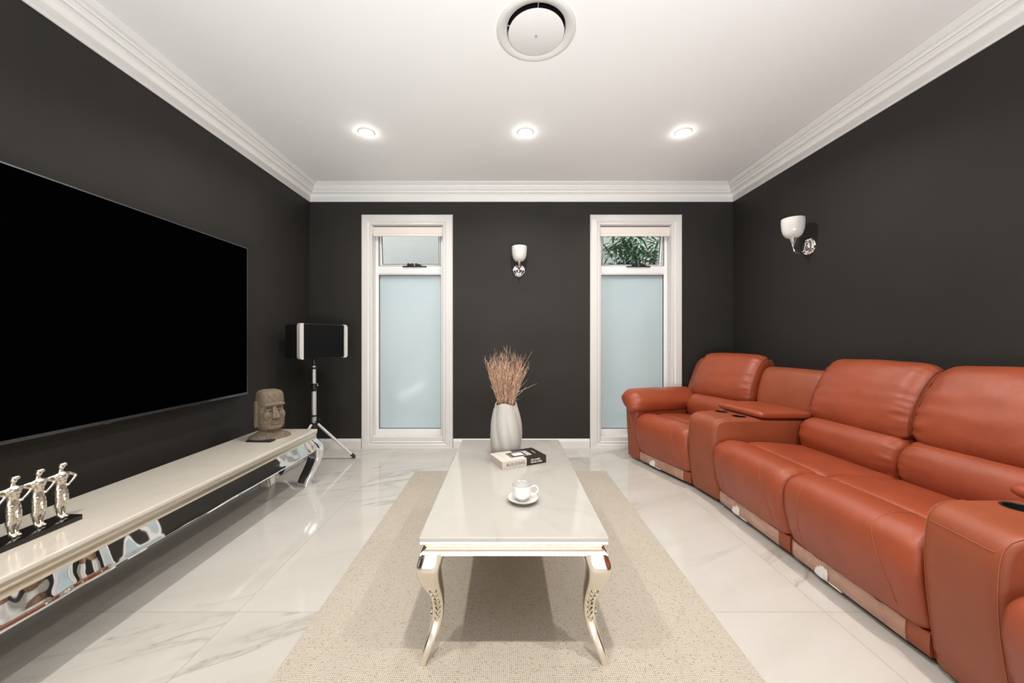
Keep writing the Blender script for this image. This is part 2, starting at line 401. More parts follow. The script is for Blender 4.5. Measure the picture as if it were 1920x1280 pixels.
# cornice
def arc(c, r, a0, a1, n=8): return [(c[0]+r*math.cos(math.radians(a0+(a1-a0)*i/n)), c[1]+r*math.sin(math.radians(a0+(a1-a0)*i/n))) for i in range(n+1)]
Z = ZC
co = [(0, Z), (0, Z-.153), (.010, Z-.153), (.014, Z-.147)]
co += [(.014+.038*(1-math.cos(t*PI/2/8)), Z-.147+.066*math.sin(t*PI/2/8)) for t in range(1, 9)]
co += [(.060, Z-.079), (.060, Z-.066), (.068, Z-.060)]
co += [(.068+.014*math.sin(t*PI/8)*.9+.010*t/8, Z-.060+.020*t/8) for t in range(1, 9)]
co += [(.086, Z-.038), (.098, Z-.030), (.100, Z-.022), (.114, Z-.018), (.128, Z-.008), (.140, Z-.006), (.142, Z)]
for i, (p0, p1, w) in enumerate((((XL, YF, 0), (XL, YB, 0), (1, 0, 0)), ((XL, YB, 0), (XR, YB, 0), (0, -1, 0)), ((XR, YB, 0), (XR, YF, 0), (-1, 0, 0)))):
    bm = B(); extr(bm, co, p0, p1, w, 0 if i == 0 else 1, 0 if i == 2 else 1)
    build(f'trim_{i+1}', bm, M['white'], smooth=True, kind='structure', angle=50)
# ------------------------------------------------------------------ windows
def frame_rect(bm, x0, x1, z0, z1, w, y0, y1, wt=None, wb=None, bev=.003):
    wt = w if wt is None else wt; wb = w if wb is None else wb
    box(bm, x0, x0+w, y0, y1, z0, z1, bev); box(bm, x1-w, x1, y0, y1, z0, z1, bev)
    box(bm, x0+w, x1-w, y0, y1, z1-wt, z1, bev); box(bm, x0+w, x1-w, y0, y1, z0, z0+wb, bev)
def casing_sweep(bm, x0, x1, z0, z1):
    # profile (distance outward from the opening, protrusion into the room)
    pr = [(-.002, 0), (-.002, .012), (.004, .017), (.010, .017), (.013, .012), (.020, .012), (.026, .018), (.034, .021), (.082, .024), (.092, .024), (.096, .020), (.1, .016), (.1, 0)]
    cs = [(x0, z0, -1, -1), (x0, z1, -1, 1), (x1, z1, 1, 1), (x1, z0, 1, -1)]
    rings = [[(x+sx*d, YB-p, max(0.0, z+sz*min(d, .068) if sz < 0 else z+sz*d)) for d, p in pr] for x, z, sx, sz in cs]
    for a, b in ((0, 1), (1, 2), (2, 3), (3, 0)): loft(bm, [rings[a], rings[b]])
def window(n, x0, x1, sash_open, view):
    w = structure(f'window_{n}', ((x0+x1)/2, YB, 0))
    bm = B(); casing_sweep(bm, x0, x1, OZ0, OZ1); build('casing', bm, M['trim'], w, smooth=False)
    bm = B()     # reveal lining and sill board
    t = .006
    box(bm, x0, x0+t, YB-.001, YB+.11, OZ0, OZ1); box(bm, x1-t, x1, YB-.001, YB+.11, OZ0, OZ1); box(bm, x0, x1, YB-.001, YB+.11, OZ1-t, OZ1); box(bm, x0+t, x1-t, YB-.006, YB+.11, OZ0, OZ0+.045, .004)
    build('reveal', bm, M['trim'], w, smooth=False)
    a, b = x0+.006, x1-.006; y0, y1 = YB+.085, YB+.15
    zt0, zt1 = 1.795, 1.885      # transom
    bm = B(); frame_rect(bm, a, b, OZ0+.03, OZ1-.006, .034, y0, y1, wt=.034, wb=.075, bev=.004)
    box(bm, a+.034, b-.034, y0-.004, y1, zt0+.012, zt1, .004)
    box(bm, a+.034, b-.034, y0+.004, y1, zt0, zt0+.03, .004)
    build('window_frame', bm, M['upvc'], w)
    bm = B(); gx0, gx1, gz0, gz1 = a+.034, b-.034, OZ0+.105, zt0
    frame_rect(bm, gx0, gx1, gz0, gz1, .005, y0+.018, y0+.03, bev=0); build('gasket', bm, M['gasket'], w, smooth=False)
    bm = B(); box(bm, gx0+.004, gx1-.004, y0+.026, y0+.032, gz0+.004, gz1-.004); build('frosted_pane', bm, M['frosted'], w, smooth=False)
    # awning sash hinged at the top, opened outward a little
    sx0, sx1, sz0, sz1 = a+.038, b-.038, zt1+.004, OZ1-.045
    sash = B(); ys = y0+.018
    frame_rect(sash, sx0, sx1, sz0, sz1, .022, ys, ys+.03, bev=.003)
    bmesh.ops.rotate(sash, verts=sash.verts, cent=(0, ys, sz1), matrix=Rx(sash_open))
    so = build('sash', sash, M['upvc'], w)
    g = B(); frame_rect(g, sx0+.020, sx1-.020, sz0+.020, sz1-.020, .005, ys-.001, ys+.012, bev=0)
    bmesh.ops.rotate(g, verts=g.verts, cent=(0, ys, sz1), matrix=Rx(sash_open)); build('sash_gasket', g, M['gasket'], so, smooth=False)
    g = B(); box(g, sx0+.018, sx1-.018, ys+.010, ys+.015, sz0+.018, sz1-.018)
    bmesh.ops.rotate(g, verts=g.verts, cent=(0, ys, sz1), matrix=Rx(sash_open)); build('clear_pane', g, M['clear'], so, smooth=False)
    bm = B(); frame_rect(bm, sx0-.003, sx1+.003, sz0-.004, sz1+.003, .004, y0+.001, y0+.008, bev=0); build('shadow_gasket', bm, M['gasket'], w, smooth=False)
    # chain winder
    cx = (a+b)/2+.055*view; bm = B()
    box(bm, cx-.125, cx+.125, y0-.022, y0-.003, zt1-.012, zt1-.003, .002)
    for s in (-1, 1):
        pr = [(cx+s*.008, zt1-.004), (cx+s*.008, zt1+.022), (cx+s*.03, zt1+.024), (cx+s*.055, zt1+.012), (cx+s*.085, zt1-.003)]
        loft(bm, [[(x, y0-.030, z) for x, z in pr], [(x, y0-.008, z) for x, z in pr]])
    lathe(bm, [(.013, -.006), (.014, 0), (.010, .006)], (cx-.06, y0-.030, zt1+.012), 16, 'Y')
    build('chain_winder', bm, M['black'], w)
    return y0
window(1, *WIN[0], .10, 1); window(2, *WIN[1], .16, 1)
def blind(x0, x1, side, label):
    t = thing('roller_blind', label, 'blind', ((x0+x1)/2, YB+.045, 2.19), 'rolled-up blinds at the window tops')
    bm = B(); box(bm, x0+.012, x1-.012, YB+.012, YB+.074, 2.205, 2.275, .008, 3); build('blind_roll', bm, M['blind'], t)
    bm = B(); box(bm, x0+.012, x1-.012, YB+.014, YB+.032, 2.180, 2.206, .004); build('bottom_rail', bm, M['blind'], t)
    for s, x in ((-1, x0+.006), (1, x1-.006)):
        bm = B(); box(bm, x-.006+(.001 if s < 0 else 0), x+.006-(.001 if s > 0 else 0), YB+.008, YB+.078, 2.196, 2.284, .003); build('end_bracket', bm, M['chain'], t)
    bm = B(); xc = x0+.016 if side < 0 else x1-.016
    for dy in (.014, .030):
        tube(bm, [(xc, YB+dy, 2.20), (xc, YB+dy, 1.02)], .0016, 6)
    tube(bm, [(xc, YB+.022+.008*math.cos(a), 1.02-.010*math.sin(a)) for a in [PI*i/6 for i in range(7)]], .0016, 6)
    box(bm, xc-.006, xc+.006, YB+.016, YB+.028, .99, 1.012, .002)
    build('pull_chain', bm, M['chain'], t)
blind(*WIN[0], -1, 'cream roller blind wound up at the top of the window nearer the speaker')
blind(*WIN[1], 1, 'cream roller blind wound up at the top of the window nearer the sofa')
# ------------------------------------------------------------------ outside
shell('wall_outside', -6, 6, 5.85, 6.05, -.1, 3.6, M['render'])
bm = B(); box(bm, -6, 6, YB+WT, 5.85, -.12, -.02); build('ground_outside', bm, M['paving'], smooth=False, kind='structure')
def leaf(bm, p, d, L, w, droop):
    d = Vector(d).normalized(); s = d.cross(Vector((0, 0, 1)))
    s = s.normalized() if s.length > .1 else Vector((1, 0, 0)); pts = []
    for i in range(7):
        t = i/6; c = Vector(p)+d*(L*t)-Vector((0, 0, droop*t*t)); ww = w*math.sin(PI*min(1, t*.93+.07))**.8
        pts.append((c-s*ww, c-Vector((0, 0, ww*.25)), c+s*ww))
    v = [[bm.verts.new(q) for q in tr] for tr in pts]
    for a, b in zip(v[:-1], v[1:]):
        for k in (0, 1): bm.faces.new((a[k], a[k+1], b[k+1], b[k]))
def bush(px, py, base, top, R, nb, label):
    t = thing('leafy_shrub', label, 'plant', (px, py, -.02), 'shrubs outside the window')
    bs, bl = B(), B()
    for i in range(nb):
        a = random.uniform(0, 2*PI); r = R*random.uniform(.15, 1)
        tip = Vector((px+r*math.cos(a), py+r*math.sin(a)*.8, top-random.uniform(0, .35)-.35*(r/R)**2))
        pts = crom([(px+.05*math.cos(a), py+.05*math.sin(a), -.02), (px+.3*r*math.cos(a), py+.25*r*math.sin(a), base), tip], 9)
        tube(bs, pts, [.012-.009*k/8 for k in range(9)], 5)
        for k in range(3, 9):
            for q in range(9 if k > 5 else 5):
                aa = random.uniform(0, 2*PI)
                leaf(bl, pts[k]+Vector((0, 0, random.uniform(-.05, .05))), (math.cos(aa), math.sin(aa), random.uniform(-.2, .9)), random.uniform(.13, .24), random.uniform(.012, .019), random.uniform(.03, .14))
    build('stems', bs, M['stem'], t); build('foliage', bl, M['leaf'], t, smooth=False)
bush(1.72, 4.95, 1.35, 2.62, .52, 42, 'green long-leaved shrub outside, nearer the middle of the clear pane')
bush(2.78, 4.85, 1.5, 2.85, .32, 24, 'green long-leaved shrub outside, at the sofa side of the clear pane')
# ------------------------------------------------------------------ ceiling fittings
t = thing('air_vent', 'round white air conditioning vent in the ceiling with a central disc', 'vent', (VX, VY, ZC))
bm = B(); n = 64
prof = [(.200, 0), (.200, -.006), (.192, -.010), (.182, -.011), (.164, -.004), (.150, .004), (.1445, .016), (.1445, .022), (.157, .022), (.158, 0)]
rings = [[(VX+r*math.cos(2*PI*i/n), VY+r*math.sin(2*PI*i/n), ZC+h) for i in range(n)] for r, h in prof]
loft(bm, rings+[rings[0]], cap=False); build('vent_ring', bm, M['ventring'], t)
bm = B(); lathe(bm, [(.02, -.004), (.130, -.006), (.140, -.012), (.141, -.017), (.134, -.020), (.001, -.020)], (VX, VY, ZC), 64); build('vent_disc', bm, M['ventdisc'], t)
bm = B(); lathe(bm, [(.157, .002), (.157, .11), (.001, .11)], (VX, VY, ZC), 48, cap=False); build('duct', bm, M['duct'], t)
bm = B()
for a in (0.05, PI/2, PI+.05, -PI/2): tube(bm, [(VX, VY, ZC-.012), (VX+.149*math.cos(a), VY+.149*math.sin(a), ZC+.02)], .0025, 6)
tube(bm, [(VX, VY, ZC-.03), (VX, VY, ZC+.08)], .006, 8); build('bracket', bm, M['alu'], t)
# downlights: six, three of them in view
dl_label = {0: 'lit round downlight in the ceiling nearest the television wall', 1: 'lit round downlight in the ceiling above the wall between the windows', 2: 'lit round downlight in the ceiling nearest the sofa wall'}
proto = None
def downlight(x, y, label):
    global proto
    if proto is None:
        proto = thing('downlight', label, 'light', (x, y, ZC), 'recessed ceiling downlights')
        n = 40; prof = [(.060, 0), (.060, -.003), (.056, -.006), (.052, -.006), (.050, -.003), (.050, 0)]
        bm = B(); rings = [[(r*math.cos(2*PI*i/n), r*math.sin(2*PI*i/n), h) for i in range(n)] for r, h in prof]; loft(bm, rings+[rings[0]], cap=False); build('light_ring', bm, M['trim'], proto, local=True)
        bm = B(); lathe(bm, [(.050, -.001), (.050, -.006), (.044, -.014), (.026, -.020), (.001, -.022)], n=32, cap=False); build('lens', bm, M['lens'], proto, local=True)
        return proto
    r = proto.copy(); COL.objects.link(r); r.location = (x, y, ZC); r['label'] = label
    for c in list(proto.children):
        d = c.copy(); COL.objects.link(d); d.parent = r
    return r
YD1, YD2 = 2.765, .62
XD = [-1.062, .141, 1.336]
for i, x in enumerate(XD): downlight(x, YD1, dl_label[i])
for i, x in enumerate(XD): downlight(x, YD2, dl_label[i].replace('in the ceiling', 'in the ceiling behind the vent,')+' side' if False else ['lit downlight overhead beyond the vent, television side', 'lit downlight overhead beyond the vent, middle', 'lit downlight overhead beyond the vent, sofa side'][i])
for y in (YD1, YD2):
    for x in XD: area('downlight_beam', (x, y, ZC-.026), (0, 0, 0), .06, 0, DOWN_W*(1.0 if y == YD1 else 1.5), (1.0, .95, .885), 'DISK', 150)
# ------------------------------------------------------------------ wall sconces
def sconce(loc, rz, label):
    t = thing('wall_sconce', label, 'light', loc, 'glass wall sconces', (0, 0, rz))   # local: wall is y=0, room is -y
    bm = B(); lathe(bm, [(.064, 0), (.064, -.004), (.058, -.010), (.050, -.011), (.047, -.016), (.036, -.020), (.030, -.020), (.026, -.028), (.014, -.034), (.001, -.036)], (0, 0, 0), 48, 'Y')
    build('backplate', bm, M['chrome'], t, local=True)
    bm = B(); tube(bm, crom([(0, -.030, 0), (0, -.045, -.035), (0, -.075, -.052), (0, -.108, -.040), (0, -.122, -.005), (0, -.124, .03)], 20), .0042, 10)
    build('arm', bm, M['chrome'], t, local=True)
    bm = B(); lathe(bm, [(.007, .005), (.010, .012), (.008, .02), (.013, .028), (.014, .040), (.018, .046), (.020, .056), (.026, .064), (.026, .068), (.01, .068)], (0, -.124, 0), 24)
    build('lamp_holder', bm, M['chrome'], t, local=True)
    bm = B(); o = [(.018, .064), (.034, .068), (.051, .080), (.064, .102), (.072, .134), (.0755, .172), (.0765, .210)]
    i_ = [(r-.004, h+(.004 if k < 3 else 0)) for k, (r, h) in enumerate(o)]
    lathe(bm, o+[(.0745, .215)]+i_[::-1]+[(.001, .070)], (0, -.124, 0), 48); build('shade', bm, M['opal'], t, local=True)
sconce((.126, YB, 1.822), 0, 'white glass cup wall sconce on the back wall between the two windows')
sconce((XR, 2.811, 1.826), -PI/2, 'white glass cup wall sconce on the wall above the sofa')
# ------------------------------------------------------------------ rug
bm = B(); box(bm, -.765, .833, .77, 3.07, .0005, .010, .003, 2)
tag(build('area_rug', bm, M['rug'], origin=(.034, 1.92, 0)), 'flat woven beige area rug lying under the coffee table', 'rug')
# ------------------------------------------------------------------ coffee table
TX0, TX1, TY0, TY1, TZ = -.297, .346, 1.23, 2.436, .445
ct = thing('coffee_table', 'low coffee table with white marble top and champagne steel cabriole legs', 'table', ((TX0+TX1)/2, (TY0+TY1)/2, 0))
bm = B(); box(bm, TX0, TX1, TY0, TY1, TZ-.017, TZ, .006, 3); build('table_top', bm, M['marble'], ct)
def apron(bm, x0, x1, y0, y1, prof):
    rings = [[(x0-d, y0-d, z), (x1+d, y0-d, z), (x1+d, y1+d, z), (x0-d, y1+d, z)] for d, z in prof]; loft(bm, rings)
pr = [(-.010, .428), (-.004, .428), (-.003, .420), (-.005, .416), (-.014, .413), (-.020, .409), (-.018, .406), (-.021, .402), (-.021, .397), (-.015, .394), (-.009, .390), (-.004, .387), (-.003, .381), (-.007, .379), (-.05, .379)]
bm = B(); apron(bm, TX0, TX1, TY0, TY1, pr); build('apron', bm, M['champ'], ct, angle=20)
LEG = [(.385, .042, .042), (.365, .038, .042), (.335, .030, .041), (.300, .033, .037), (.265, .041, .031), (.235, .049, .026), (.200, .056, .021), (.156, .057, .0195), (.113, .048, .019), (.085, .038, .017), (.045, .022, .0145), (.010, .010, .012)]
def sq_ring(cx, cy, h, z, n=24, p=5):
    out = []
    for i in range(n):
        a = 2*PI*(i+.5)/n; c, s = math.cos(a), math.sin(a)
        k = (abs(c)**p+abs(s)**p)**(-1/p); out.append((cx+h*k*c, cy+h*k*s, z))
    return out
def table_leg(x, y, sx, sy, table, ztop=None):
    """x,y = slab corner; sx,sy = direction outward"""
    L = crom([(z, c, h) for z, c, h in LEG], 40)
    bm = B(); loft(bm, [sq_ring(x-sx*q.y, y-sy*q.y, q.z, q.x) for q in L]); o = build('leg', bm, M['legmetal'], table, angle=60)
    bm = B()     # acanthus relief on the two outer faces
    for k in range(7):
        z = .250-.0175*k; q = min(L, key=lambda v: abs(v.x-z)); c, h = q.y, q.z
        w = h*(.80-.03*k)
        for s in (-1, 1):
            fy = y-sy*(c-h)
            tube(bm, crom([(x-sx*c+s*w*.08, fy+sy*.0005, z-.010), (x-sx*c+s*w*.45, fy+sy*.0035, z), (x-sx*c+s*w*.85, fy+sy*.001, z+.006)], 6), [.0015, .0032, .0042, .0040, .003, .001], 8, flat=.45)
            fx = x-sx*(c-h)
            tube(bm, crom([(fx+sx*.0005, y-sy*c+s*w*.08, z-.010), (fx+sx*.0035, y-sy*c+s*w*.45, z), (fx+sx*.001, y-sy*c+s*w*.85, z+.006)], 6), [.0015, .0032, .0042, .0040, .003, .001], 8, flat=.45)
    build('carving', bm, M['legmetal'], o)
for x, sx in ((TX0, -1), (TX1, 1)):
    for y, sy in ((TY0, -1), (TY1, 1)): table_leg(x, y, sx, sy, ct)
# ------------------------------------------------------------------ things on the coffee table
VZ = TZ; vx, vy = -.004, 2.165
bm = B(); rings = []; n = 96
vp = crom([(.078, 0), (.083, .012), (.090, .07), (.092, .12), (.088, .18), (.077, .235), (.065, .28), (.063, .290)], 26)
for q in vp:
    r, z = q.x, q.y; am = .12*min(1, z/.05+.4)*(1-.35*z/.29)
    rings.append([(vx+r*(1+am*(abs(math.sin(3.5*a+1.3*z*6+.4))-.5))*math.cos(a), vy+r*(1+am*(abs(math.sin(3.5*a+1.3*z*6+.4))-.5))*math.sin(a), VZ+z+(.008*math.sin(3*a+.5) if z > .26 else 0)) for a in [2*PI*i/n for i in range(n)]])
for q in vp[::-1][:22]:
    r, z = q.x-.006, q.y
    rings.append([(vx+r*math.cos(a)*(1-.02), vy+r*math.sin(a)*(1-.02), VZ+z-.001+(.008*math.sin(3*a+.5) if z > .26 else 0)) for a in [2*PI*i/n for i in range(n)]])
loft(bm, rings); tag(build('vase', bm, M['ceramic'], origin=(vx, vy, VZ)), 'tall cream ribbed ceramic vase holding the dried twigs on the coffee table', 'vase')
bm = B()
def twig(bm, p0, d, L, r, mat, curl):
    pts = [Vector(p0)]; dv = Vector(d).normalized(); n = 8
    for i in range(n):
        dv = (dv+Vector((random.uniform(-1, 1), random.uniform(-1, 1), random.uniform(-.6, .6)))*curl).normalized(); pts.append(pts[-1]+dv*(L/n))
    tube(bm, pts, [r*(1-.75*i/n) for i in range(n+1)], 4, mat=mat); return pts
for i in range(150):
    a = random.uniform(0, 2*PI); rr = .052*math.sqrt(random.random()); k = random.random()
    p0 = (vx+rr*.35*math.cos(a), vy+rr*.35*math.sin(a), VZ+.10)
    top = (vx+rr*math.cos(a), vy+rr*math.sin(a), VZ+.292)
    tube(bm, [p0, top], .0012, 4, mat=i % 2)
    spread = .30*rr/.052+.03
    pts = twig(bm, top, (math.cos(a)*spread, math.sin(a)*spread, 1), random.uniform(.19, .34)*(1.12-.35*rr/.052), .0013, i % 2, .09)
    for k in range(1, 8):
        for q in range(2):
            if random.random() < .75:
                b = random.uniform(0, 2*PI); twig(bm, pts[k], (math.cos(b)*.5, math.sin(b)*.5, 1), random.uniform(.02, .07), .0009, (i+k) % 2, .14)
for d, L in (((.75, -.1, .75), .15), ((.95, -.1, .55), .17), ((.9, -.2, .50), .12), ((.35, 0, 1), .28), ((-.3, -.1, 1), .26), ((.6, -.3, .1), .07)):
    p = twig(bm, (vx+.03*(1 if d[0] > 0 else -1), vy-.02, VZ+.31+.05*random.random()), d, L, .0013, 1, .12)
tag(build('dried_twigs', bm, [M['twig'], M['twig2']], origin=(vx, vy, VZ+.1), smooth=False), 'bundle of brown dried twigs standing in the cream vase', 'twigs')
# book
ba = math.atan2(.115, .234); BO = Vector((-.022, 1.868, TZ)); BL, BW, BT = .262, .156, .040
Mb = Matrix.Translation(BO) @ Matrix.Rotation(ba, 4, 'Z')
def bbox(bm, x0, x1, y0, y1, z0, z1, mat=0, bev=0):
    vs = box(bm, x0, x1, y0, y1, z0, z1, bev, mat=mat)
    for v in vs: v.co = Mb @ v.co
bk = thing('book', 'thick black and cream hardback lying between the vase and the cup', 'book', tuple(BO))
S = .142
bm = B(); bbox(bm, 0, BL, .003, BW-.002, .003, BT-.003)
bm.faces.ensure_lookup_table(); build('pages', bm, M['paper'], bk, smooth=False)
bm = B()
bbox(bm, -.001, S, 0, BW, 0, .0025, 0); bbox(bm, S, BL+.001, 0, BW, 0, .0025, 1)
bbox(bm, -.001, S, 0, BW, BT-.0025, BT, 0); bbox(bm, S, BL+.001, 0, BW, BT-.0025, BT, 1)
bbox(bm, -.001, S, -.0005, .003, .0005, BT-.0005, 0); bbox(bm, S, BL+.001, -.0005, .003, .0005, BT-.0005, 1); bbox(bm, BL, BL+.001, 0, BW, 0, BT, 1)
bbox(bm, S-.022, S+.02, BW*.60, BW+.0002, BT, BT+.0003, 1)
bbox(bm, .073, .172, .042, .118, BT+.0003, BT+.0006, 1); bbox(bm, .172, .198, .042, .118, BT+.0003, BT+.0006, 3)
for x in (.177, .184, .191): bbox(bm, x, x+.0022, .045, .115, BT+.0006, BT+.0008, 1)
bbox(bm, .145, .172, .042, .046, BT+.0006, BT+.0008, 3); bbox(bm, .120, .172, .114, .118, BT+.0006, BT+.0008, 3); bbox(bm, .080, .083, .050, .108, BT+.0006, BT+.0008, 2)
bbox(bm, .098, .160, .058, .102, BT+.0006, BT+.0009, 3)
build('cover', bm, [M['coverw'], M['coverb'], M['inkgrey'], M['lilac']], bk, smooth=False)
bm = B()
front = Mb @ Matrix.Translation((0.078, -.0007, .0195)) @ Matrix.Rotation(PI/2, 4, 'X')
text_bm(bm, 'BUILDING', .0215, front, .0002, 0, width=.106, spacing=1.15); build('spine_title', bm, M['coverb'], bk, smooth=False); bm = B()
f2 = Mb @ Matrix.Translation((.196, -.0007, .0265)) @ Matrix.Rotation(PI/2, 4, 'X'); text_bm(bm, 'HE CAME', .0115, f2, .0002, 1, width=.056, bold=.0006)
f3 = Mb @ Matrix.Translation((.202, -.0007, .0135)) @ Matrix.Rotation(PI/2, 4, 'X'); text_bm(bm, 'FROM AFAR', .0115, f3, .0002, 1, width=.070, bold=.0006)
build('spine_lettering', bm, [M['coverb'], M['coverw']], bk, smooth=False)
bm = B()   # faint outlined marks on the cover
for k in range(7):
    u = .030+.004*(k % 2); yy = .022+.017*k
    for a_, b_ in (((u, yy), (u+.010, yy+.004)), ((u+.010, yy+.004), (u+.002, yy+.010)), ((u, yy), (u+.002, yy+.010))):
        p, q = Mb @ Vector((*a_, BT+.0003)), Mb @ Vector((*b_, BT+.0003)); tube(bm, [p, q], .0005, 4)
build('cover_print', bm, M['inkgrey'], bk, smooth=False); bm = B()
for k in range(5):
    p, q = Mb @ Vector((.222+.003*(k % 2), .060+.009*k, BT+.0003)), Mb @ Vector((.236, .064+.009*k, BT+.0003)); tube(bm, [p, q], .0008, 4)
build('cover_emblem', bm, M['inkgrey'], bk, smooth=False)
# saucer and cup
cx, cy = .067, 1.505
bm = B(); lathe(bm, [(.001, .002), (.020, .002), (.022, 0), (.026, 0), (.030, .004), (.050, .010), (.0635, .017), (.0640, .019), (.0610, .019), (.046, .0125), (.027, .008), (.001, .008)], (cx, cy, TZ), 56)
sa = build('saucer', bm, M['porcelain'], origin=(cx, cy, TZ)); tag(sa, 'white porcelain saucer with a gold rim under the cup', 'saucer')
def ring_line(cxx, cyy, z, r, w): 
    bm = B(); tube(bm, [(cxx+r*math.cos(2*PI*i/48), cyy+r*math.sin(2*PI*i/48), z) for i in range(49)], w, 6); return bm
build('gold_rim', ring_line(cx, cy, TZ+.0188, .0638, .0007), M['gold'], sa)
ccx, ccy, cz = cx-.004, cy, TZ+.0082
bm = B()
lathe(bm, [(.001, .001), (.020, 0), (.0215, .001), (.0205, .006), (.026, .010), (.0345, .020), (.0385, .036), (.0395, .063), (.0385, .0645), (.0372, .063), (.0365, .036), (.032, .020), (.022, .011), (.001, .009)], (ccx, ccy, cz), 56)
cup = build('cup', bm, M['porcelain'], origin=(ccx, ccy, cz)); tag(cup, 'white porcelain coffee cup with a thin gold rim on the saucer', 'cup')
bm = B(); tube(bm, crom([(ccx+.036, ccy, cz+.050), (ccx+.052, ccy-.002, cz+.058), (ccx+.064, ccy-.003, cz+.050), (ccx+.064, ccy-.003, cz+.036), (ccx+.052, ccy-.002, cz+.024), (ccx+.034, ccy, cz+.020)], 20), .0027, 8); build('handle', bm, M['porcelain'], cup)
build('gold_rim', ring_line(ccx, ccy, cz+.0642, .0388, .0006), M['gold'], cup)
# ------------------------------------------------------------------ TV cabinet
UX0, UX1, UY0, UY1, UZ = -1.900, -1.467, .78, 2.838, .42
tu = thing('tv_stand', 'long low television stand with cream marble top and mirrored steel apron', 'tv stand', ((UX0+UX1)/2, (UY0+UY1)/2, 0))
bm = B(); box(bm, UX0, UX1, UY0, UY1, UZ-.022, UZ, .008, 4); build('marble_top', bm, M['marble2'], tu)
pr = [(-.010, .398), (-.004, .398), (-.003, .388), (-.010, .384), (-.016, .372), (-.014, .364), (-.006, .360), (-.006, .352), (-.012, .349), (-.05, .349)]
bm = B(); apron(bm, UX0, UX1, UY0, UY1, pr); build('moulding', bm, M['champ'], tu, angle=20)
def serp(t): return .006*math.cos(2*PI*t*3)
bm = B(); n = 80; rings = []
zz = [.349, .330, .305, .280, .262, .258]; off = [-.042, -.034, -.024, -.014, -.006, -.006]
pts = []
for i in range(n+1): pts.append((UX1, UY0+.02+(UY1-UY0-.04)*i/n, 1, 0))
for i in range(1, 16): pts.append((UX1+(UX0-UX1)*i/16, UY1-.02, 0, 1))
for i in range(n+1): pts.append((UX0, UY1-.02-(UY1-UY0-.04)*i/n, -1, 0))
for i in range(1, 16): pts.append((UX0+(UX1-UX0)*i/16, UY0+.02, 0, -1))
def ap(p, z, o):
    x, y, a, b = p; w = 0
    if a: 
        s = y-1.31; w = .0034*math.exp(-(s/.11)**2)*math.sin(34*s)*(1 if a > 0 else 0)
    return (x+a*(o+w), y+b*o, z)
loft(bm, [[ap(p, z, o) for p in pts] for z, o in zip(zz, off)]); build('mirrored_apron', bm, M['mirror'], tu, angle=40)
bm = B(); loft(bm, [[ap(p, z, o) for p in pts] for z, o in ((.262, -.008), (.257, -.003), (.252, -.008), (.254, -.03))]); build('edge_strip', bm, M['chrome'], tu, angle=40)
LEGU = [(.35, .050, .044), (.32, .030, .046), (.29, .016, .045), (.25, .012, .044), (.21, .014, .043), (.17, .024, .043), (.125, .040, .043), (.085, .056, .042), (.045, .070, .041), (.015, .078, .042), (.0, .078, .043)]
for x, sx in ((UX0, -1), (UX1, 1)):
    for y, sy in ((UY0, -1), (UY1, 1)):
        L = crom(LEGU, 36); bm = B(); loft(bm, [sq_ring(x-sx*q.y, y-sy*q.y*.7, q.z, max(0, q.x), 28, 7) for q in L]); build('leg', bm, M['chrome' if sx > 0 else 'champ'], tu, angle=50)
# ------------------------------------------------------------------ television
t = thing('television', 'huge black flat screen television mounted on the wall above the marble stand', 'television', (XL, 1.78, 1.25))
tx, ty0, ty1, tz0, tz1 = -1.942, .81, 2.738, .706, 1.796
bm = B(); box(bm, tx-.028, tx-.003, ty0, ty1, tz0, tz1, .004); build('tv_body', bm, M['black'], t)
bm = B(); box(bm, tx-.004, tx, ty0+.006, ty1-.006, tz0+.014, tz1-.006); build('screen', bm, M['screen'], t, smooth=False)
bm = B()
box(bm, tx-.008, tx+.001, ty0, ty0+.006, tz0, tz1); box(bm, tx-.008, tx+.001, ty1-.006, ty1, tz0, tz1); box(bm, tx-.008, tx+.001, ty0, ty1, tz1-.006, tz1); box(bm, tx-.008, tx+.002, ty0, ty1, tz0, tz0+.014)
build('bezel', bm, M['bezel'], t, smooth=False)
bm = B(); box(bm, XL, tx-.028, 1.4, 2.1, 1.0, 1.5); build('wall_mount', bm, M['black'], t, smooth=False)
bm = B(); box(bm, tx+.001, tx+.004, 2.26, 2.31, tz0-.002, tz0+.004); build('logo_tab', bm, M['bezel'], t, smooth=False)
bm = B(); box(bm, tx+.001, tx+.004, 1.76, 1.79, tz0-.004, tz0+.002); build('sensor_tab', bm, M['bezel'], t, smooth=False)
# ------------------------------------------------------------------ moai head
hx, hy = -1.685, 2.60
ha = math.radians(-36)       # direction the face looks to
mo = thing('stone_head_statue', 'brown stone carved head statue on the marble television stand', 'statue', (hx, hy, UZ))
Mh = Matrix.Translation((hx, hy, UZ)) @ Matrix.Rotation(ha+PI/2, 4, 'Z')      # local: face toward -y
bm = B()
hr = []
for z, w, d, yo, p in ((.055, .055, .060, 0, 2.4), (.066, .070, .078, 0, 3), (.085, .076, .088, 0, 3.4), (.12, .078, .090, 0, 3.6), (.17, .079, .088, 0, 3.6), (.200, .077, .076, .010, 3.6), (.222, .077, .074, .011, 3.6), (.240, .077, .084, .003, 3.6), (.27, .077, .084, .002, 3.4), (.31, .074, .080, .004, 3.2), (.328, .066, .070, .006, 2.8), (.337, .045, .048, .008, 2.5), (.339, .02, .02, .008, 2)):
    ring = []
    for i in range(40):
        a = 2*PI*i/40; c, s = math.cos(a), math.sin(a); k = (abs(c)**p+abs(s)**p)**(-1/p); ring.append((w*k*c, d*k*s+yo, z))
    hr.append(ring)
loft(bm, hr)
ell(bm, (-.032, -.083, .240), (.036, .014, .011)); ell(bm, (.032, -.083, .240), (.036, .014, .011))                 # brow
